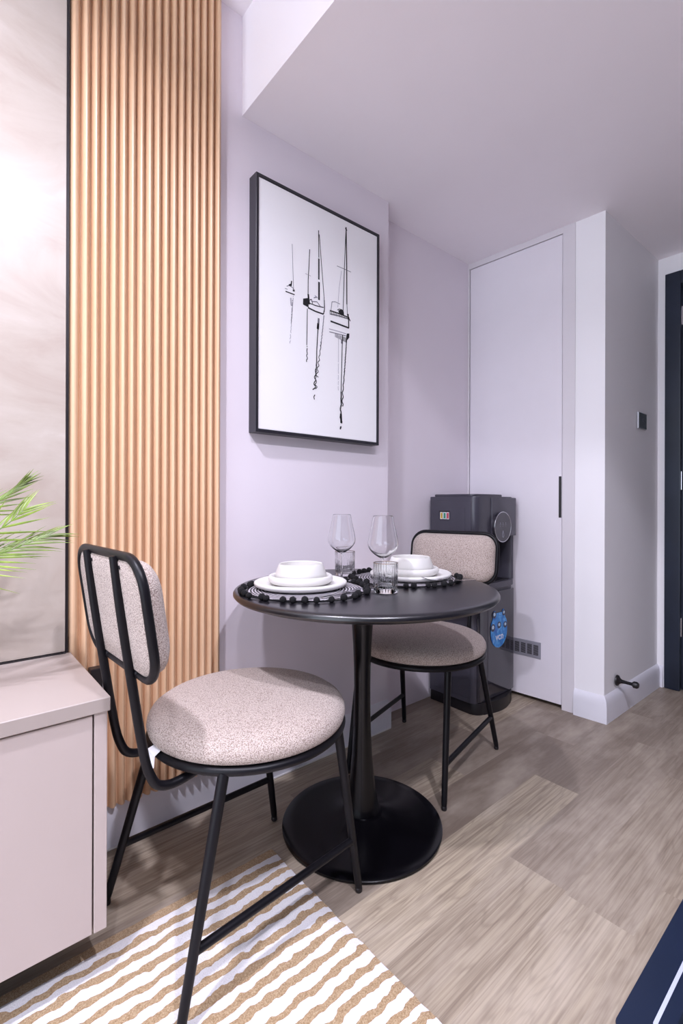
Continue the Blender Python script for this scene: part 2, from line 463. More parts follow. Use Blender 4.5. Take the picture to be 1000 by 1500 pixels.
# ------------------------------------------------------------------ console
cs = thing('console_cabinet', 'cream floating console cabinet at the left edge beside the near chair', 'cabinet', (0, 0, 0))
ZT, ZB, CX, CYF = .607, .113, .288, 1.095
b = box(-1.5, CX, CYF, 1.4895, ZT-.030, ZT, .0015, 1); link('top', b, M_contop, cs)
b = box(CX-.030, CX-.005, CYF+.006, 1.4895, ZB, ZT-.030, .001, 1); link('side_panel', b, M_console, cs)
b = box(-1.495, CX-.031, CYF+.028, 1.4895, ZB, ZT-.031); link('carcass', b, M_gap, cs)
b = box(-.42, CX-.0335, CYF+.007, CYF+.026, ZB, ZT-.0345, .001, 1); link('door', b, M_console, cs)
b = box(-1.49, -.4235, CYF+.007, CYF+.026, ZB, ZT-.0345, .001, 1); link('door', b, M_console, cs)
b = box(-1.5, CX-.012, 1.4845, 1.4895, ZT, ZT+.003); link('back_shadow_line', b, M_gap, cs)  # dark strip painted in for the shadow line along the slab

# ------------------------------------------------------------------ framed picture
pf = thing('framed_picture', 'black framed print of three sailboats and their reflections on the wall', 'picture', (0, 0, 0))
PX0, PX1, PZ0, PZ1, PYF = .859, 1.468, 1.272, 2.186, 1.475
b = bmesh.new(); fw = .011
bx(b, PX0, PX0+fw, PYF, YW, PZ0, PZ1, .0008, 1); bx(b, PX1-fw, PX1, PYF, YW, PZ0, PZ1, .0008, 1)
bx(b, PX0+fw, PX1-fw, PYF, YW, PZ0, PZ0+fw, .0008, 1); bx(b, PX0+fw, PX1-fw, PYF, YW, PZ1-fw, PZ1, .0008, 1)
link('frame', b, M_frame, pf)
YC = PYF+.0035
b = box(PX0+fw+.0015, PX1-fw-.0015, YC, YW-.002, PZ0+fw+.0015, PZ1-fw-.0015)
# ink strokes: traced in a close-up of the print (scale 4.686 px, origin 400,320)
def cpt(p): q = on_plane_y(400+p[0]/4.6857, 320+p[1]/4.6857, YC); return Vector((q.x, YC-.0003, q.z))
def stroke(pts, w, mi=1, wig=0, freq=30, taper=False, gaps=0):
    P = []
    for a, c in zip(pts, pts[1:]):
        L = math.hypot(c[0]-a[0], c[1]-a[1]); m = max(2, int(L/7))
        P += [(a[0]+(c[0]-a[0])*i/m, a[1]+(c[1]-a[1])*i/m) for i in range(m)]
    P.append(pts[-1]); n = len(P); V = []
    for i, p in enumerate(P):
        t = i/max(1, n-1)
        dx = wig*t*math.sin(p[1]/freq*2*PI)*(1+.4*math.sin(p[1]*.37)) if wig else 0
        V.append(cpt((p[0]+dx, p[1])))
    for i in range(n-1):
        if gaps and math.sin(i*2.3)+math.sin(i*1.1) > 2-gaps: continue
        t = i/max(1, n-1); ww = w/4.6857*.0040*(1-.7*t if taper else 1)
        d = (V[i+1]-V[i]); d.normalize(); s = Vector((d.z, 0, -d.x))*ww*.5
        f = b.faces.new([b.verts.new(q) for q in (V[i]-s, V[i]+s, V[i+1]+s, V[i+1]-s)]); f.material_index = mi
def patch(pts, mi=1):
    f = b.faces.new([b.verts.new(cpt(p)) for p in pts]); f.material_index = mi
# small far boat
stroke([(130, 175), (136, 380), (140, 500)], 2.4, 2); stroke([(84, 500), (147, 524)], 5); stroke([(92, 466), (108, 460), (132, 474), (145, 494)], 3.5, 2)
stroke([(80, 480), (98, 486)], 3, 2); patch([(106, 452), (120, 448), (122, 428), (130, 430), (127, 465), (108, 462)]); stroke([(134, 494), (147, 496)], 8)
stroke([(120, 545), (124, 600)], 7, 3, 2, 12); stroke([(138, 530), (130, 640), (115, 858)], 3, 3, 2, 26, gaps=.7); stroke([(132, 560), (124, 720)], 3.5, 2, 2, 18, gaps=.9)
# middle boat
stroke([(250, 212), (245, 330), (240, 420), (239, 545)], 4.2); stroke([(311, 82), (313, 270)], 4.5); stroke([(313, 275), (313, 420)], 8); stroke([(314, 436), (314, 560)], 10)
stroke([(316, 110), (330, 300), (349, 545), (351, 640)], 3.6); stroke([(220, 378), (258, 396)], 2.4, 3)
patch([(205, 550), (240, 546), (243, 612), (204, 590)]); stroke([(238, 612), (290, 638), (344, 657)], 7); stroke([(240, 578), (290, 598), (346, 612)], 4.5)
stroke([(350, 560), (352, 620), (345, 657)], 5); stroke([(250, 560), (262, 555), (270, 585)], 4); stroke([(262, 570), (300, 572), (322, 602)], 4, 2); stroke([(278, 545), (300, 540)], 4, 2); stroke([(285, 530), (305, 545)], 5, 3)
stroke([(240, 520), (247, 590)], 9)
stroke([(234, 620), (232, 760), (230, 870)], 4); stroke([(232, 875), (231, 985)], 4.5, 1, 5, 34, gaps=.7)
stroke([(312, 685), (308, 760)], 10, 2); stroke([(308, 720), (305, 760)], 11); stroke([(307, 755), (299, 900), (298, 985)], 5.5); stroke([(298, 985), (288, 1080), (282, 1175)], 5.5, 1, 9, 44)
stroke([(298, 1000), (292, 1090), (294, 1170)], 4, 1, 8, 37); stroke([(286, 1210), (278, 1225), (283, 1243)], 5)
stroke([(348, 665), (338, 770), (325, 880)], 4.5, 2, 3, 22); stroke([(330, 850), (312, 980), (298, 1090)], 4, 1, 8, 40, gaps=.35)
# right boat
stroke([(500, 62), (488, 340), (479, 640)], 4.2); stroke([(500, 60), (504, 330), (505, 590)], 6.5); stroke([(505, 585), (509, 665)], 3.5);
stroke([(497, 64), (503, 84)], 9); stroke([(468, 360), (452, 480), (443, 610)], 2.4, 3); stroke([(437, 326), (484, 346), (533, 368)], 3, 2)
stroke([(396, 632), (403, 572), (425, 572), (458, 588)], 3.2, 2); stroke([(388, 632), (450, 652), (522, 682)], 6); stroke([(388, 655), (450, 668), (520, 692)], 5, 2)
for i in range(12): stroke([(390+i*11, 632+i*4), (390+i*11, 660+i*3)], 3.5)
patch([(446, 632), (470, 622), (484, 640), (486, 664), (452, 656)]); stroke([(440, 628), (455, 622), (478, 632)], 4)
stroke([(393, 705), (455, 728), (519, 752)], 8); stroke([(513, 655), (517, 700), (518, 752)], 7); stroke([(508, 660), (528, 705)], 6)
stroke([(383, 758), (450, 776), (500, 792)], 4, 3); stroke([(385, 778), (450, 794), (498, 806)], 4, 2)
for i in range(14): stroke([(425+i*6, 790+i*2.2), (426+i*6, 815+i*3)], 3, 2 if i < 9 else 1)
for i in range(7): stroke([(506+i*2.5, 790), (505+i*2.5, 838-i*3)], 2.6)
stroke([(475, 800), (470, 1000), (466, 1190)], 5); stroke([(472, 830), (471, 860)], 11, 2); stroke([(466, 1190), (466, 1260), (462, 1330), (466, 1405)], 8, 1, 5, 60)
stroke([(464, 1340), (467, 1405)], 12, 1); stroke([(505, 800), (499, 900), (488, 1060)], 6, 1, 2, 20); stroke([(490, 1040), (478, 1180), (474, 1290)], 5.5, 1, 5, 55)
stroke([(448, 810), (446, 1180)], 2.4, 3, 1, 30, gaps=.5); patch([(458, 1430), (465, 1424), (469, 1432), (464, 1448), (456, 1447)])
link('canvas', b, [M_canvas, M_ink, M_inkgrey, M_inkpale], pf)

# ------------------------------------------------------------------ chairs
def rrect(w, z0, z1, r, n=8):
    pts = []
    for cx, cz, a0 in ((w-r, z1-r, 0), (-w+r, z1-r, 90), (-w+r, z0+r, 180), (w-r, z0+r, 270)):
        for i in range(n+1):
            a = math.radians(a0+90*i/n); pts.append((cx+r*math.cos(a), cz+r*math.sin(a)))
    return pts
def make_chair(label, loc, rz, zt, caretag=False):
    t = thing('dining_chair', label, 'chair', loc, rz, 'boucle dining chairs at the round table')
    SX, RR, RZ = .035, .242, .4525
    bx_ = lambda z: -.2848-.1461*(z-.6742)
    # seat cushion
    b = bmesh.new()
    lathe(b, [(0, .460), (.20, .460), (.236, .462), (.247, .468), (.2505, .480), (.2490, .491), (.243, .502), (.229, .5115), (.20, .519), (.15, .524), (.08, .527), (0, .528)], 96)
    b.transform(Matrix.Translation((SX, 0, 0))); s = link('seat', b, M_fabric, t, 60)
    # seat ring + pan
    b = bmesh.new(); tube(b, [(SX+RR*math.cos(2*PI*i/72), RR*math.sin(2*PI*i/72), RZ) for i in range(72)], .0098, 12, True)
    lathe(b, [(0, .452), (.236, .452), (.236, .459), (0, .459)], 72, SX, 0)
    link('seat_ring', b, M_blackmetal, t, 50)
    # legs
    for lx, ly, tx, ty in ((.2492, -.192, .185, -.178), (.2492, .192, .185, .178), (-.2492, -.2136, -.135, -.172), (-.2492, .2136, -.135, .172)):
        b = bmesh.new(); top = Vector((tx, ty, .450)); ft = Vector((lx, ly, .014))
        tube(b, [top+(ft-top)*q for q in (0, .05, .5, .97, 1)], [.0122, .0122, .0112, .0098, .0088], 14)
        lg = link('leg', b, M_blackmetal, t, 50)
        b = bmesh.new(); lathe(b, [(0, 0), (.0075, 0), (.0095, .003), (.0095, .011), (.006, .016), (0, .016)], 16, lx, ly); link('foot_glide', b, M_trimblk, lg, 40)
    def on_leg(lx, ly, tx, ty, z): k_ = (.45-z)/(.45-.014); return Vector((tx+(lx-tx)*k_, ty+(ly-ty)*k_, z))
    for s in (-1, 1):
        a = on_leg(-.2492, s*.2136, -.135, s*.172, .142); c = on_leg(.2492, s*.192, .185, s*.178, .142)
        b = bmesh.new(); tube(b, [a, c], .0092, 12); link('stretcher', b, M_blackmetal, t, 50)
    # back frame loop
    W, Z0, Z1, r = .199, .676, zt-.009, .062
    b = bmesh.new(); tube(b, [(bx_(z), y, z) for y, z in rrect(W, Z0, Z1, r)], .0092, 12, True); link('back_frame', b, M_blackmetal, t, 50)
    # back cushion: soft pad held in the frame, fuller towards the sitter
    b = bmesh.new(); N = 10; ring0 = rrect(W-.006, Z0+.006, Z1-.006, r-.006, 8); zc = (Z0+Z1)/2; rows = []
    prof = [(-.004, 1.0), (.006, 1.0), (.016, .995), (.028, .965), (.038, .91), (.048, .82), (.057, .68), (.063, .50), (.067, .28), (.068, .1)]
    prof = [(-.008, .2), (-.008, .6), (-.0075, .95)]+prof
    for dx, sc in prof:
        rows.append([b.verts.new((bx_(zc+(z-zc)*sc)+dx, y*sc, zc+(z-zc)*sc)) for y, z in ring0])
    m = len(ring0)
    for a, c in zip(rows, rows[1:]):
        for i in range(m): b.faces.new((a[i], a[(i+1) % m], c[(i+1) % m], c[i]))
    b.faces.new(rows[0][::-1]); b.faces.new(rows[-1])
    link('back_cushion', b, M_fabric, t, 60)
    # two flat uprights curving forward under the seat
    for s in (-1, 1):
        y = s*.089
        pts = [(bx_(Z1)-.010, y, Z1), (bx_(.8)-.013, y, .80), (bx_(.66)-.013, y, .66), (bx_(.56)-.012, y, .56), (bx_(.49)-.010, y, .49), (-.257, y, .455), (-.244, y, .433), (-.220, y, .4225), (-.19, y, .423), (-.15, y, .431), (-.115, y, .440)]
        b = bmesh.new(); tube(b, spline(pts, 5), .0098, 12); link('upright', b, M_blackmetal, t, 50)
        for zz in (Z1-.022, Z0+.004):
            b = bmesh.new(); ball(b, (bx_(zz)-.004, y-.014, zz), .006, 2); link('bolt', b, M_blackmetal, t, 60)
    if caretag:
        b = bmesh.new()
        g = [[(-.206, .012, .468), (-.209, -.026, .468)], [(-.224, .012, .462), (-.224, -.028, .460)], [(-.229, .010, .440), (-.227, -.030, .436)]]
        V = [[b.verts.new(p) for p in row] for row in g]; V2 = [[b.verts.new((p[0]-.0015, p[1], p[2])) for p in row] for row in g]
        for i in range(2):
            b.faces.new((V[i][0], V[i][1], V[i+1][1], V[i+1][0])); b.faces.new((V2[i][1], V2[i][0], V2[i+1][0], V2[i+1][1]))
            for q in (0, 1): b.faces.new((V[i][q], V[i+1][q], V2[i+1][q], V2[i][q]))
        b.faces.new((V[2][0], V[2][1], V2[2][1], V2[2][0])); b.faces.new((V[0][0], V[0][1], V2[0][1], V2[0][0]))
        c = link('care_tag', b, M_tagw, t); c['label'] = 'white care tag'
    return t
make_chair('beige boucle chair nearest the camera, its back towards the slatted panel', (.595, 1.1075, 0), math.radians(2.5), .925, True)
make_chair('beige boucle chair on the far side of the table beside the water dispenser', (1.4866, 1.2384, 0), math.radians(194.8), .898)

# ------------------------------------------------------------------ table
TC = (1.043, 1.120, 0)
tb = thing('bistro_table', 'round black pedestal table between the two beige chairs', 'table', TC)
b = bmesh.new(); lathe(b, [(0, .728), (.33, .728), (.392, .733), (.404, .7375), (.4095, .744), (.4095, .7495), (.406, .7545), (.401, .757), (.39, .7575), (0, .7575)], 160, .002, -.009); link('tabletop', b, M_tabtop, tb, 35)
b = bmesh.new(); lathe(b, [(.0, .044), (.0535, .044), (.054, .050), (.0505, .070), (.044, .110), (.0375, .16), (.032, .22), (.0282, .30), (.0262, .38), (.0258, .44), (.0268, .50), (.0295, .57), (.034, .64), (.0395, .70), (.043, .728), (0, .728)], 64); link('pedestal', b, M_table, tb, 50)
b = bmesh.new(); lathe(b, [(0, 0), (.248, 0), (.2525, .003), (.2525, .009), (.248, .0125), (.22, .0145), (.17, .018), (.12, .024), (.085, .033), (.066, .042), (.058, .0455), (0, .0455)], 128); link('base', b, M_table, tb, 40)

# ------------------------------------------------------------------ place settings
TZ = .7575
def wob(seed, a):
    ph = random.Random(seed).uniform(0, 6)
    return lambda t, r, z: r*(1+a*math.sin(2*t+ph)+a*.6*math.sin(3*t+1.7*ph))
def placemat(label, x, y, seed):
    rr = random.Random(seed)
    t = thing('placemat', label, 'placemat', (x, y, TZ), 0, 'round pompom placemats')
    b = bmesh.new(); lathe(b, [(0, .0002), (.171, .0002), (.173, .0025), (.171, .0048), (0, .0048)], 96, mod=lambda a, r, z: r*(1+.012*math.sin(7*a))); link('woven_disc', b, M_mat, t, 40)
    pts = []
    for i in range(34):
        a = 2*PI*i/34+rr.uniform(-.06, .06); r = .187+rr.uniform(-.006, .006)
        pts.append((r*math.cos(a), r*math.sin(a)))
    b = bmesh.new(); tube(b, spline([(p[0]*.985, p[1]*.985, .004) for p in pts], 4, True), .0018, 6, True); link('cord', b, M_pom, t, 60)
    for px, py in pts:
        s = rr.uniform(.0085, .0105)
        b = bmesh.new(); ball(b, (px, py, s*.93), s, 3, 1, 0, .06); link('pompom', b, M_pom, t, 80)
    return t
placemat('woven placemat with black pompoms under the nearer place setting', .853, 1.166, 3)
placemat('woven placemat with black pompoms under the far place setting', 1.250, 1.126, 4)
MZ = TZ+.0049
def crock(kind, label, cat, prof, loc, seed, amp, group):
    b = bmesh.new(); lathe(b, prof, 96, mod=wob(seed, amp))
    o = link(kind, b, M_ceramic, smooth=60, loc=loc); tag(o, label, cat, group); return o
PL = [(0, .0), (.105, .0), (.122, .002), (.136, .007), (.1415, .0135), (.1405, .0185), (.1355, .0215), (.130, .020), (.122, .0145), (.112, .0105), (.08, .0095), (0, .0095)]
SB = [(0, 0), (.072, 0), (.086, .003), (.0962, .010), (.0985, .018), (.0965, .0255), (.0922, .0285), (.0865, .026), (.084, .018), (.078, .010), (.06, .008), (0, .008)]
BW = [(0, 0), (.050, 0), (.064, .003), (.0745, .010), (.0785, .018), (.0775, .026), (.0725, .040), (.0675, .0525), (.0655, .0545), (.0632, .0525), (.066, .040), (.069, .026), (.066, .014), (.052, .007), (0, .006)]
for who, (x, y), sd in (('nearer', (.861, 1.204), 11), ('far', (1.266, 1.114), 21)):
    crock('dinner_plate', f'white stoneware dinner plate lying on the {who} woven placemat', 'plate', PL, (x, y, MZ), sd, .006, 'white dinner plates')
    crock('shallow_dish', f'shallow white dish stacked between plate and bowl at the {who} setting', 'dish', SB, (x+.001, y+.002, MZ+.0097), sd+1, .008, 'white shallow dishes')
    crock('small_bowl', f'deep white bowl on top of the {who} stack of crockery', 'bowl', BW, (x+.002, y+.002, MZ+.0180), sd+2, .008, 'white small bowls')

def tumbler(label, x, y, rz):
    t = thing('cut_glass_tumbler', label, 'tumbler', (x, y, TZ+.0002), rz, 'cut glass tumblers')
    def cut(a, r, z):
        if .016 < z < .066 and r > .03:
            e = min(1, (z-.016)/.004, (.066-z)/.006); f = abs(math.sin(a*14))
            return r-.0016*e*(1-f)
        return r
    pr = [(0, .001), (.030, 0), (.0345, .002), (.0358, .006), (.0358, .0155), (.0352, .0165), (.0358, .022), (.0360, .03), (.0362, .05), (.0363, .0605), (.0364, .0665), (.0366, .086), (.0364, .0875), (.0355, .0878), (.0346, .0870), (.0338, .06), (.0330, .03), (.0315, .0225), (.022, .0205), (0, .020)]
    b = bmesh.new(); lathe(b, pr, 168, mod=cut); link('glass_body', b, M_glass, t, 35)
    b = bmesh.new(); tube(b, [(.03605*math.cos(2*PI*i/64), .03605*math.sin(2*PI*i/64), .0879) for i in range(64)], .0007, 6, True); r = link('rim_band', b, M_gold, t, 60); r['label'] = 'thin gold rim band'
tumbler('short fluted tumbler in front of the far plate, nearest the table edge', 1.014, .989, .1)
tumbler('short fluted tumbler behind the nearer plate by the wall', 1.138, 1.316, .4)
def wineglass(label, x, y):
    t = thing('wine_glass', label, 'wine glass', (x, y, TZ+.0002), 0, 'stemmed wine glasses')
    out = [(.0045, .090), (.012, .094), (.0275, .1045), (.0395, .1165), (.0458, .128), (.0472, .137), (.0465, .146), (.0425, .168), (.0365, .195), (.0305, .224)]
    inn = [(.0298, .2243), (.0355, .195), (.0414, .168), (.0453, .146), (.0460, .138), (.0446, .129), (.0383, .118), (.0265, .107), (.012, .0985), (0, .0965)]
    P = spline([(r, 0, z) for r, z in out], 4); Q = spline([(r, 0, z) for r, z in inn], 4)
    b = bmesh.new(); lathe(b, [(0, .0895)]+[(p.x, p.z) for p in P]+[(max(q.x, 0), q.z) for q in Q], 72); link('bowl', b, M_glass, t, 60)
    b = bmesh.new(); lathe(b, [(0, .004), (.0055, .0042), (.0038, .012), (.0034, .04), (.0034, .075), (.0044, .0893), (0, .0893)], 32); link('stem', b, M_glass, t, 60)
    b = bmesh.new(); lathe(b, [(0, 0), (.034, 0), (.0348, .0008), (.0335, .0016), (.018, .0026), (.0, .0039)], 64); link('foot', b, M_glass, t, 60)
wineglass('tall wine glass near the wall, behind the nearer place setting', 1.068, 1.252)
wineglass('tall wine glass standing between the two place settings, just behind the front tumbler', 1.062, 1.048)

# cutlery
def fork(label, p, ang, zlift=0, tilt=0):
    b = bmesh.new(); n = 4
    def strip(pts, ws, th=.0016):
        rows = []
        for (x, y, z), w in zip(pts, ws):
            rows.append([b.verts.new(q) for q in ((x, y-w, z), (x, y+w, z), (x, y+w, z+th), (x, y-w, z+th))])
        for a, c in zip(rows, rows[1:]):
            for i in range(4): b.faces.new((a[i], a[(i+1) % 4], c[(i+1) % 4], c[i]))
        b.faces.new(rows[0][::-1]); b.faces.new(rows[-1])
    strip([(0, 0, .002), (.05, 0, .0), (.10, 0, .004), (.125, 0, .006), (.137, 0, .0045), (.15, 0, .0025)], [.0075, .0062, .0034, .0040, .0105, .0118])
    for i in range(n):
        y = -.0098+.0065*i+.0001
        strip([(.148, y, .0026), (.170, y, .0032), (.190, y, .0085), (.196, y, .0105)], [.0021, .0018, .0014, .0006])
    b.transform(Matrix.Rotation(tilt, 4, 'Y')); o = link('fork', b, M_steel, smooth=40, loc=p); o.rotation_euler = (0, 0, ang)
    return tag(o, label, 'fork', 'silver forks')
def knife(label, p, ang):
    b = bmesh.new()
    prism(b, [(0, -.006), (.09, -.0042), (.1, -.006), (.19, -.008), (.208, -.002), (.21, .004), (.1, .0055), (.09, .0042), (0, .006)], 0, .0022, 0, .0006, 1)
    o = link('table_knife', b, M_steel, smooth=40, loc=p); o.rotation_euler = (0, 0, ang); return tag(o, label, 'knife')
fork('silver fork lying on the front edge of the nearer placemat', (.755, 1.038, MZ+.0002), math.radians(-3))
knife('silver table knife beside the fork on the nearer placemat', (.80, 1.016, MZ+.0002), math.radians(2))
fork('silver fork with raised tines resting on the far placemat', (1.360, .916, TZ+.0085), math.radians(159.5), 0, math.radians(-2.6))

# ------------------------------------------------------------------ rug and kitchen mat
b = bmesh.new(); NX, NY = 70, 74
rx0, rx1, ry0, ry1 = -.75, .757, -.35, 1.200
grid = []
for i in range(NX+1):
    row = []
    for j in range(NY+1):
        x = rx0+(rx1-rx0)*i/NX; y = ry0+(ry1-ry0)*j/NY
        ph = ((y-(1.163-.0115)) / .0385) % 1
        edge = i in (0, NX) or j in (0, NY)
        row.append(b.verts.new((x+(random.uniform(-.0018, .0018) if edge else 0), y+(random.uniform(-.0018, .0018) if edge else 0), .004 if edge else .0065+(.003 if ph < .54 else 0)+random.uniform(-.0008, .0008))))
    grid.append(row)
for i in range(NX):
    for j in range(NY): b.faces.new((grid[i][j], grid[i+1][j], grid[i+1][j+1], grid[i][j+1]))
bd = [grid[i][0] for i in range(NX)]+[grid[NX][j] for j in range(NY)]+[grid[i][NY] for i in range(NX, 0, -1)]+[grid[0][j] for j in range(NY, 0, -1)]
lo = [b.verts.new((v.co.x, v.co.y, 0.0005)) for v in bd]
for i in range(len(bd)): j = (i+1) % len(bd); b.faces.new((bd[i], lo[i], lo[j], bd[j]))
b.faces.new(lo[::-1])
tag(link('striped_rug', b, M_rug, smooth=60), 'tan and white striped shaggy rug on the floor under the near chair', 'rug')

km = thing('kitchen_mat', 'dark navy mat with a white border line in the lower right corner', 'mat', (0, 0, 0))
def rr2(x0, x1, y0, y1, r, n=6):
    o = []
    for cx, cy, a0 in ((x1-r, y1-r, 0), (x0+r, y1-r, 90), (x0+r, y0+r, 180), (x1-r, y0+r, 270)):
        for i in range(n+1): a = math.radians(a0+90*i/n); o.append((cx+r*math.cos(a), cy+r*math.sin(a)))
    return o
b = bmesh.new(); prism(b, rr2(1.014, 2.05, -.35, .3655, .012), .0, .006, 0, .001, 1); link('border', b, M_mat_navy, km)
b = bmesh.new(); o1, i1 = rr2(1.066, 1.998, -.298, .3155, .008), rr2(1.073, 1.991, -.291, .3085, .006)
vo1 = [b.verts.new((x, y, .0063)) for x, y in o1]; vi1 = [b.verts.new((x, y, .0063)) for x, y in i1]
for i in range(len(o1)): j = (i+1) % len(o1); b.faces.new((vo1[i], vo1[j], vi1[j], vi1[i]))
w = link('border_line', b, M_mat_line, km); w['label'] = 'white border line'
b = bmesh.new(); prism(b, rr2(1.098, 1.966, -.266, .2835, .006), .005, .0068); link('centre_field', b, M_mat_dark, km)

# ------------------------------------------------------------------ water dispenser
DX0, DX1, DY0, DY1 = 1.972, 2.316, 1.322, 1.600
wd = thing('water_dispenser', 'dark grey freestanding water dispenser in the corner behind the far chair', 'water dispenser', (0, 0, 0))
def bodyp(x0, x1, y0, y1, r=.035, bulge=.010, n=8):
    """plan outline: square at the back, rounded front corners, slightly bowed front"""
    o = [(x0, y1), (x0, y0+r)]
    for i in range(1, n): a = PI+PI/2*i/n; o.append((x0+r+r*math.cos(a), y0+r+r*math.sin(a)))
    for i in range(n+1): t = i/n; o.append((x0+r+(x1-x0-2*r)*t, y0-bulge*4*t*(1-t)))
    for i in range(1, n): a = 1.5*PI+PI/2*i/n; o.append((x1-r+r*math.cos(a), y0+r+r*math.sin(a)))
    o += [(x1, y0+r), (x1, y1)]
    return o
b = bmesh.new(); prism(b, bodyp(DX0+.006, DX1-.004, DY0-.010, DY1, .05, .028), 0, .058, 0, .004); link('plinth', b, M_dispdark, wd, 40)
b = bmesh.new(); prism(b, bodyp(DX0, DX1, DY0+.006, DY1, .03, .0), .055, .600, 0, .002); link('cabinet', b, M_disp, wd, 40)
# cabinet front door, glossy
b = bmesh.new(); o = bodyp(DX0+.018, DX1-.003, DY0-.004, DY0+.010, .012, .003); prism(b, o, .062, .582, 0, .003); link('front_panel', b, M_dispgloss, wd, 40)
b = bmesh.new(); prism(b, bodyp(DX0, DX1+.003, DY0-.004, DY1, .03, .004), .600, .628, 0, .004); link('drip_shelf', b, M_disp, wd, 40)
b = bmesh.new(); bx(b, DX0+.07, DX1-.03, DY0+.01, DY0+.10, .6275, .631, .001, 1)
for i in range(7): bx(b, DX0+.08+i*.032, DX0+.10+i*.032, DY0+.02, DY0+.09, .631, .6325, 0, 1)
link('drip_tray', b, M_dispdark, wd)
# recess: left cheek, back plate and right cheek
b = bmesh.new(); prism(b, [(DX0, DY1), (DX0, DY0+.03), (DX0+.010, DY0+.008), (DX0+.03, DY0), (DX0+.055, DY0-.001), (DX0+.06, DY0+.02), (DX0+.06, DY1)], .628, .862); link('side_cheek', b, M_disp, wd, 40)
b = bmesh.new(); prism(b, [(DX0+.06, DY1), (DX0+.06, DY0+.11), (DX1-.001, DY0+.11), (DX1-.001, DY1)], .628, .862); link('recess_back', b, M_dispdark, wd)
b = bmesh.new(); prism(b, [(DX1-.028, DY0+.11), (DX1-.028, DY0+.03), (DX1-.018, DY0+.010), (DX1-.001, DY0+.006), (DX1-.001, DY0+.11)], .628, .862); link('side_cheek', b, M_disp, wd, 40)
for i in range(3):
    xx = DX0+.12+i*.065
    b = bmesh.new(); tube(b, spline([(xx, DY0+.115, .835), (xx, DY0+.08, .838), (xx, DY0+.06, .828), (xx, DY0+.058, .800)], 5), .010, 12); link('tap', b, M_steel if i != 1 else M_dispdark, wd, 40)
# head with bowed front, lid
b = bmesh.new(); prism(b, bodyp(DX0, DX1, DY0, DY1, .035, .006), .862, 1.056, 0, .005); link('head', b, M_disp, wd, 40)
b = bmesh.new(); bx(b, DX0+.118, DX1-.002, DY0-.012, DY0+.02, .856, 1.052, .006); link('head_front', b, M_disp, wd, 40)
b = bmesh.new(); prism(b, bodyp(DX0+.022, DX1-.05, DY0+.03, DY1-.012, .03, .004), 1.055, 1.068, 0, .004); link('lid', b, M_disp, wd, 40)
# raised side panel with a stepped groove
b = bmesh.new(); bx(b, DX0-.0025, DX0+.002, 1.352, DY1-.004, .655, 1.032, .0016); bx(b, DX0-.004, DX0, 1.385, DY1-.004, .655, 1.000, .0012); link('side_panel', b, M_disp, wd, 40)
b = bmesh.new(); bx(b, DX0-.0025, DX0+.002, 1.352, DY1-.004, .08, .58, .0016); link('side_panel', b, M_disp, wd, 40)
# round control dial
cd = Vector((2.160, DY0-.012, .905))
def disc(bm, r0, r1, y0, y1, n=64, mi=0):
    t = bmesh.new(); lathe(t, [(0, y0), (r0, y0), (r1, y1), (0, y1)], n)
    t.transform(Matrix.Translation(cd) @ Matrix.Rotation(PI/2, 4, 'X')); join(bm, t, mi)
b = bmesh.new(); disc(b, .074, .073, 0, .016); dial = link('control_dial', b, M_dispgloss, wd, 40)
b = bmesh.new(); tube(b, [(cd.x+.0745*math.cos(2*PI*i/72), cd.y-.0155, cd.z+.0745*math.sin(2*PI*i/72)) for i in range(72)], .0020, 8, True); q = link('dial_rim', b, M_steel, dial, 60); q['label'] = 'polished metal rim'
b = bmesh.new()
yy_ = cd.y-.0163
def ln(p, r=.0007): tube(b, [(cd.x+x, yy_, cd.z+z) for x, z in p], r, 5)
for i in (-1, 0, 1):
    ln([(i*.024-.006, .012), (i*.024+.006, .012)]); ln([(i*.024-.005, .004), (i*.024+.005, .004)], .0005)
    ln([(i*.024-.003, .018), (i*.024, .022), (i*.024+.003, .018), (i*.024-.003, .018)])
drop = [(.010*math.sin(t)*(1-.45*(math.cos(t)+1)/2), -.038+.014*math.cos(t)+(.006 if abs(math.sin(t)) < .05 and math.cos(t) > 0 else 0)) for t in [2*PI*i/24 for i in range(25)]]
M_print = plain('pale_print', '#A9AAB5', .5)
q = link('button_symbols', b, M_print, dial); q['label'] = 'pale printed symbols'
b = bmesh.new(); ln(drop, .0008); link('drop_symbol', b, M_print, dial)
# coloured rating sticker on the side
b = bmesh.new(); xs_ = DX0-.0042
bx(b, xs_-.0006, xs_+.002, 1.474, 1.540, .938, .984, 0, 1, 0)
for i, c in enumerate((1, 2, 3)):
    ya = 1.533-i*.0195
    bx(b, xs_-.0009, xs_, ya-.0165, ya, .942, .977, 0, 1, 4); bx(b, xs_-.0012, xs_, ya-.0140, ya-.003, .945, .974, 0, 1, c)
    bx(b, xs_-.0014, xs_, ya-.0115, ya-.0095, .95, .970, 0, 1, 0)
q = link('rating_sticker', b, [M_dispdark, plain('sticker_yellow', '#D9B526', .5), plain('sticker_green', '#1F9A72', .5), plain('sticker_red', '#C6213F', .5), M_tagw], wd); q['label'] = 'yellow, green and red sticker'
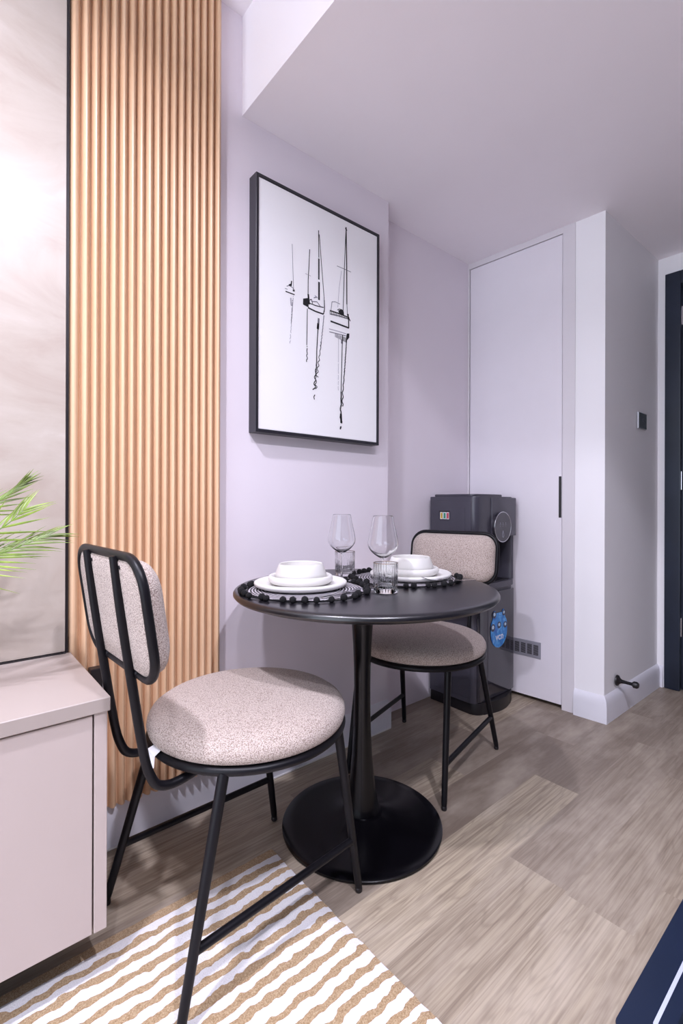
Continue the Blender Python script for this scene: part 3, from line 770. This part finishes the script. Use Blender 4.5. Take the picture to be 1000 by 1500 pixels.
# blue water sticker on the cabinet front
k = NT('blue_water_print'); v = k.coords()
k.l(k.ramp(k.noise(v, 26, 5, .6, 1.2), [(.3, lin('#1F5FB4')), (.5, lin('#2C86D2')), (.62, lin('#4FA6E6')), (.78, lin('#BFDCF2'))]), k.b.inputs['Base Color']); k.set(Roughness=.25); M_blue = k.m
ys = DY0-.0085; sc = Vector((2.158, ys, .395))
b = bmesh.new()
outl = [(math.sin(a)*.074*(1-.12*max(0, math.cos(a))), math.cos(a)*-.080-.012) for a in [2*PI*i/40 for i in range(40)]]
outl = []
for i in range(41): a = PI+PI*i/40; outl.append((.074*math.cos(a), -.014+.080*math.sin(a)))
outl += [(.073, .02), (.066, .04), (.055, .052), (.052, .078), (.044, .093), (.034, .092), (.028, .080), (-.028, .080), (-.034, .092), (-.046, .093), (-.055, .078), (-.056, .052), (-.066, .04), (-.073, .02)]
va = [b.verts.new((sc.x+x, ys, sc.z+z)) for x, z in outl]; b.faces.new(va)
r_ = bmesh.ops.extrude_face_region(b, geom=list(b.faces)); 
for e in r_['geom']:
    if isinstance(e, bmesh.types.BMVert): e.co.y -= .0008
def spot(x, z, r, mi, d):
    t = bmesh.new(); lathe(t, [(0, 0), (r, 0), (r, .0004), (0, .0004)], 24); t.transform(Matrix.Translation((sc.x+x, ys-d, sc.z+z)) @ Matrix.Rotation(PI/2, 4, 'X')); join(b, t, mi)
for x, z, r in ((-.043, .074, .017), (.043, .074, .015), (-.056, .012, .019), (0, .018, .017), (.056, .012, .016)):
    spot(x, z, r, 1, .0008); spot(x, z+.002, r*.5, 2, .0013)
q = link('water_sticker', b, [M_blue, plain('sticker_navy', '#25304F', .4), plain('sticker_pale', '#C4DDF0', .4)], wd); q['label'] = 'blue bottle-shaped sticker'
mt = Matrix.Translation((sc.x+.004, ys-.0012, sc.z-.040)) @ Matrix.Rotation(PI/2, 4, 'X')
link('lettering', text_bm('vcn', .052, mt, .0003), M_tagw, q)
b = bmesh.new(); tube(b, spline([(DX0-.003, 1.57, .30), (DX0-.022, 1.575, .27), (DX0-.026, 1.575, .22), (DX0-.012, 1.575, .19), (DX0+.003, 1.575, .2)], 6), .004, 8); link('power_cord', b, M_dispdark, wd, 60)

# ------------------------------------------------------------------ small wall fittings
sw = thing('light_switch', 'small black wall switch with a silver edge on the side wall', 'light switch', (0, 0, 0))
b = box(2.772, 2.888, .889, .897, 1.414, 1.500, .0015); link('back_plate', b, M_silver, sw)
b = box(2.778, 2.886, .8865, .8895, 1.418, 1.497, .001); link('face_plate', b, M_dispgloss, sw)
b = bmesh.new(); bx(b, 2.822, 2.846, .8855, .887, 1.452, 1.470, .0005, 1); link('button', b, M_disp, sw)
ds = thing('door_stopper', 'black door stopper sticking out above the baseboard by the column', 'door stopper', (2.515, .897, .169))
b = bmesh.new(); lathe(b, [(0, 0), (.026, 0), (.025, .006), (.014, .014), (.009, .022), (0, .022)], 32); b.transform(Matrix.Rotation(PI/2, 4, 'X')); link('mount', b, M_trimblk, ds, 40)
b = bmesh.new(); lathe(b, [(0, .018), (.0095, .018), (.0075, .04), (.0075, .072), (0, .072)], 24); b.transform(Matrix.Rotation(PI/2, 4, 'X')); link('rod', b, M_blackmetal, ds, 40)
b = bmesh.new(); lathe(b, [(0, .068), (.010, .068), (.0155, .074), (.0155, .088), (.011, .094), (0, .094)], 24); b.transform(Matrix.Rotation(PI/2, 4, 'X')); link('tip', b, M_dispdark, ds, 40)

# ------------------------------------------------------------------ palm on the console
pp_ = thing('potted_palm', 'bright green palm fronds reaching in over the console at left edge', 'plant', (-.12, 1.30, .6072))
b = bmesh.new(); lathe(b, [(0, 0), (.045, 0), (.062, .03), (.068, .08), (.058, .13), (.036, .165), (.034, .19), (.040, .205), (.036, .205), (.030, .19), (.030, .16), (0, .15)], 48); link('vase', b, M_ceramic, pp_, 50)
def frond(path, nl, lmax, nrm, tipfrac=.25, seed=0, spread=(62, 18), droop=.15, lo=.12):
    """feathered frond: rachis with paired leaflets lying in the plane normal to nrm"""
    rr = random.Random(seed); bm = bmesh.new(); P = spline(path, 10); n = len(P); nrm = Vector(nrm).normalized()
    tube(bm, P, [.0026*(1-.75*i/(n-1)) for i in range(n)], 6, mi=1)
    for i in range(nl):
        t = lo+(1-lo)*i/(nl-1); f = t*(n-1); j = min(int(f), n-2); p = P[j].lerp(P[j+1], f-j); T = (P[j+1]-P[j]).normalized()
        sd = nrm.cross(T).normalized(); ang = math.radians(spread[0]+(spread[1]-spread[0])*t)
        L = lmax*(math.sin(PI*(.28+.60*t))**.8)*rr.uniform(.88, 1.08)
        for s in (-1, 1):
            a = ang*rr.uniform(.85, 1.12); d = (T*math.cos(a)+sd*s*math.sin(a)).normalized()
            wv = nrm.cross(d).normalized(); m = 7; rows = []; lift = rr.uniform(-.30, .22)
            for q in range(m+1):
                u = q/m; c = p+d*L*u+nrm*(lift*L*u*u)+Vector((0, 0, -1))*(droop*L*u*u)+T*(.10*L*u*u)
                hw = .0031*(math.sin(PI*min(1, .16+u*.90))**.8)*(1-.45*u)+.00012
                rows.append([bm.verts.new(c-wv*hw), bm.verts.new(c+nrm*hw*.35), bm.verts.new(c+wv*hw)])
            for x, y in zip(rows, rows[1:]):
                for e in (0, 1): bm.faces.new((x[e], x[e+1], y[e+1], y[e]))
    return link('frond', bm, [M_leaf, M_stem], pp_, 60)
O_ = Vector(pp_.location)
def rel(*pts): return [Vector(p)-O_ for p in pts]
CN = (-.5, -.83, .22)
frond(rel((-.118, 1.300, .78), (-.08, 1.298, .90), (.02, 1.295, .975), (.102, 1.30, 1.018), (.152, 1.302, 1.062)), 17, .098, CN, seed=1, spread=(34, 8), droop=.10)
frond(rel((-.120, 1.298, .78), (-.085, 1.29, .86), (.02, 1.27, .915), (.105, 1.262, .960), (.150, 1.26, 1.002)), 13, .125, (-.55, -.8, .25), seed=5, spread=(58, 20), droop=.08)
frond(rel((-.116, 1.296, .78), (-.075, 1.28, .84), (.02, 1.255, .880), (.11, 1.245, .912), (.190, 1.24, .945)), 20, .125, (-.42, -.80, .42), seed=3, spread=(40, 13), droop=.14)

# ------------------------------------------------------------------ lights: ceiling downlights and daylight from the open room behind the camera
def lamp(name, loc, size, power, col, spread=150, aim=None):
    l = bpy.data.lights.new(name, 'AREA'); l.shape = 'DISK'; l.size = size; l.energy = power; l.color = col; l.spread = math.radians(spread)
    o = bpy.data.objects.new(name, l); COL.objects.link(o); o.location = loc
    if aim: o.rotation_euler = (Vector(aim)-Vector(loc)).to_track_quat('-Z', 'Y').to_euler()
    return o
LT = (.95, .935, 1.10)
lamp('downlight', (-.30, .66, 2.735), .10, 33, LT)
lamp('downlight', (-1.35, .66, 2.735), .10, 7, LT)
lamp('downlight', (-.35, -.45, 2.735), .10, 18, LT)
lamp('downlight', (.35, -.50, 2.735), .10, 37, LT)
wld = bpy.data.worlds.new('daylight'); SC.world = wld; wld.use_nodes = True
wld.node_tree.nodes['Background'].inputs[0].default_value = (.79, .865, 1.0, 1)
# added gradient: world light stronger from below, to brighten the low ceiling
wt = wld.node_tree; bgn = wt.nodes['Background']
tcw = wt.nodes.new('ShaderNodeTexCoord'); sxw = wt.nodes.new('ShaderNodeSeparateXYZ'); mr = wt.nodes.new('ShaderNodeMapRange')
wt.links.new(tcw.outputs['Generated'], sxw.inputs[0]); wt.links.new(sxw.outputs[2], mr.inputs['Value'])
mr.inputs['From Min'].default_value = -.3; mr.inputs['From Max'].default_value = .3
mr.inputs['To Min'].default_value = 5.3; mr.inputs['To Max'].default_value = 2.5
wt.links.new(mr.outputs[0], bgn.inputs[1])
SC.view_settings.view_transform = 'Standard'; SC.view_settings.look = 'None'
SC.view_settings.exposure = -.04; SC.view_settings.gamma = 1; SC.view_settings.use_curve_mapping = False
